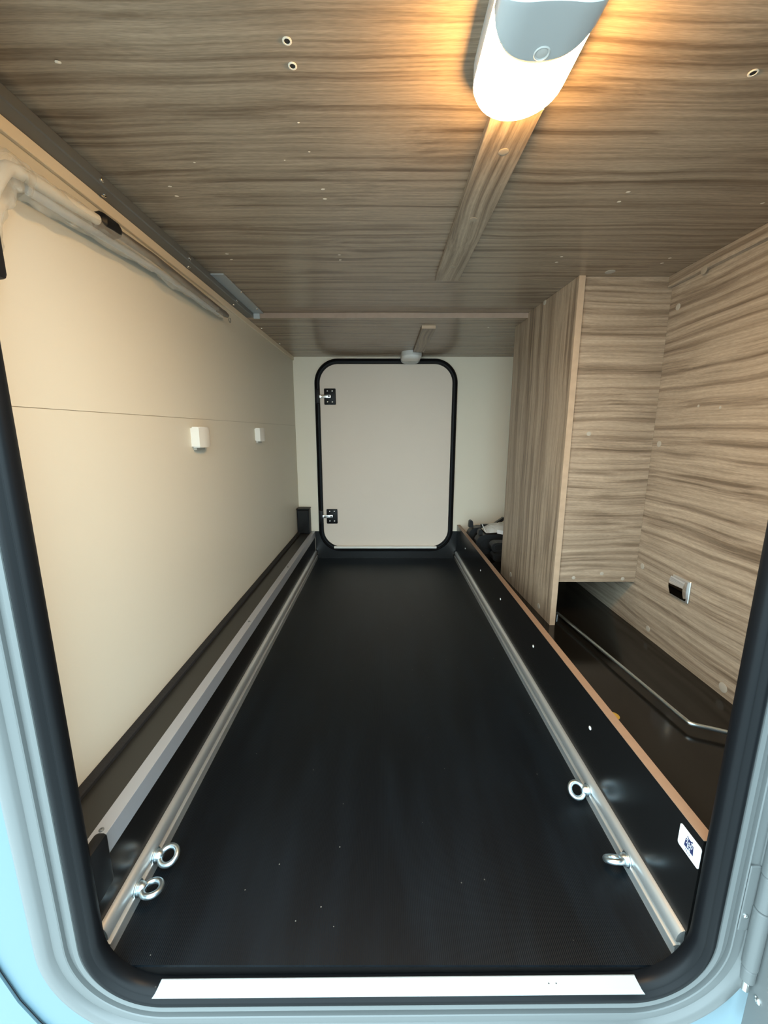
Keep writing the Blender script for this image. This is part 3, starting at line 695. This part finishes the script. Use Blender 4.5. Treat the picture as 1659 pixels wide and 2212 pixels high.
# black plastic brackets stacked on the shelf beside the cabinet
def bracket(loc, length, hgt_, dep, label, lug=None, blade=False, rz=0.0):
    t = thing('plastic_bracket', loc, label, 'bracket', 'black plastic brackets on the shelf', rot=(0, 0, rz))
    R = hgt_ / 2
    out = [(R + R * math.cos(a) * 1.0, R + R * math.sin(a)) for a in [math.radians(90 + 180 * k / 10) for k in range(11)]] + [(length, 0), (length, hgt_)]
    bm = prism([(x, 0, z) for x, z in out], (0, dep, 0)); bmesh.ops.bevel(bm, geom=bm.edges[:], offset=0.0022, segments=2, affect='EDGES')
    body = obj('body', bm, 'bracket_black', t, smooth=True, local=True, angle=35)
    r_ = R * 0.52
    ring = rrect(R * 0.62, length * 0.55, R - r_, R + r_, r_ * 0.99, 6)
    obj('slot_rim', sweep_ring(ring, [(0.0, 0.0005), (0.0, -0.0025), (0.0028, -0.0025), (0.0028, 0.0005)]), 'bracket_black', body, local=True)
    screw_o = obj('screw', lathe((length * 0.30, 0, R), (0, -1, 0), [(0.0040, -0.0004), (0.0035, 0.0016), (0.001, 0.0018)], 12), 'steel_bright', body, smooth=True, local=True)
    if lug:
        for lx, lh in lug:
            o2 = [(lx - 0.012, hgt_ - 0.003)] + [(lx + 0.010 * math.cos(a), hgt_ + lh + 0.010 * math.sin(a)) for a in [math.radians(180 - 180 * k / 8) for k in range(9)]] + [(lx + 0.013, hgt_ - 0.003)]
            obj('lug', prism([(x, dep * 0.25, z) for x, z in o2], (0, dep * 0.5, 0)), 'bracket_black', t, local=True)
    if blade:
        o2 = [(length * 0.50, hgt_ - 0.002), (length * 0.62, hgt_ - 0.002), (length * 0.86, hgt_ + 0.050), (length * 0.78, hgt_ + 0.052), (length * 0.56, hgt_ + 0.012), (length * 0.30, hgt_ + 0.012), (length * 0.30, hgt_ - 0.002)]
        obj('blade', prism([(x, dep * 0.3, z) for x, z in o2], (0, dep * 0.35, 0)), 'bracket_black', t, local=True)
    return t
bracket((0.534, 1.905, ZR), 0.20, 0.042, 0.060, 'black plastic bracket lying at the bottom of the stack on the shelf')
bracket((0.530, 1.915, ZR + 0.0425), 0.20, 0.050, 0.060, 'black plastic bracket with a bright screw, on top of the front stack', rz=0.02)
bracket((0.478, 2.03, ZR), 0.24, 0.105, 0.060, 'thick black plastic bracket behind the front stack', lug=((0.026, 0.012),), rz=0.0)
bracket((0.466, 2.17, ZR), 0.25, 0.110, 0.060, 'black plastic bracket at the back with a raised lug and angled blade', lug=((0.018, 0.026),), blade=True)
# clear bag with a white paper label lying on the brackets
bg_ = thing('plastic_bag', (0.62, 2.06, 0.245), 'clear crumpled plastic bag with a white paper slip, on the black brackets', 'bag')
bm = bmesh.new(); random.seed(11); NX, NY = 18, 12; top = []; bot = []
for i in range(NX + 1):
    ra, rb = [], []
    for j in range(NY + 1):
        u, v = i / NX, j / NY; e_ = math.sin(PI * u) ** 0.5 * math.sin(PI * v) ** 0.5
        x = 0.530 + 0.165 * u; y = 2.035 + 0.11 * v
        h = 0.252 + 0.010 * u
        ra.append(bm.verts.new((x + random.uniform(-.002, .002), y, h + 0.038 * e_ + random.uniform(-.004, .004) * e_)))
        rb.append(bm.verts.new((x, y, h - 0.004 * e_)))
    top.append(ra); bot.append(rb)
for i in range(NX):
    for j in range(NY):
        bm.faces.new((top[i][j], top[i + 1][j], top[i + 1][j + 1], top[i][j + 1])); bm.faces.new((bot[i][j], bot[i][j + 1], bot[i + 1][j + 1], bot[i + 1][j]))
obj('film', bm, 'bag_film', bg_, smooth=True, angle=80)
obj('paper_slip', prism([(0.585, 2.026, 0.252), (0.633, 2.020, 0.244), (0.635, 2.030, 0.262), (0.587, 2.036, 0.270)], (0, -0.0006, 0.0002)), 'label_white', bg_)
obj('seal_edge', prism([(0.505, 2.034, 0.300), (0.525, 2.034, 0.258), (0.530, 2.034, 0.258), (0.509, 2.034, 0.301)], (0, 0.0006, 0)), 'bag_film', bg_)
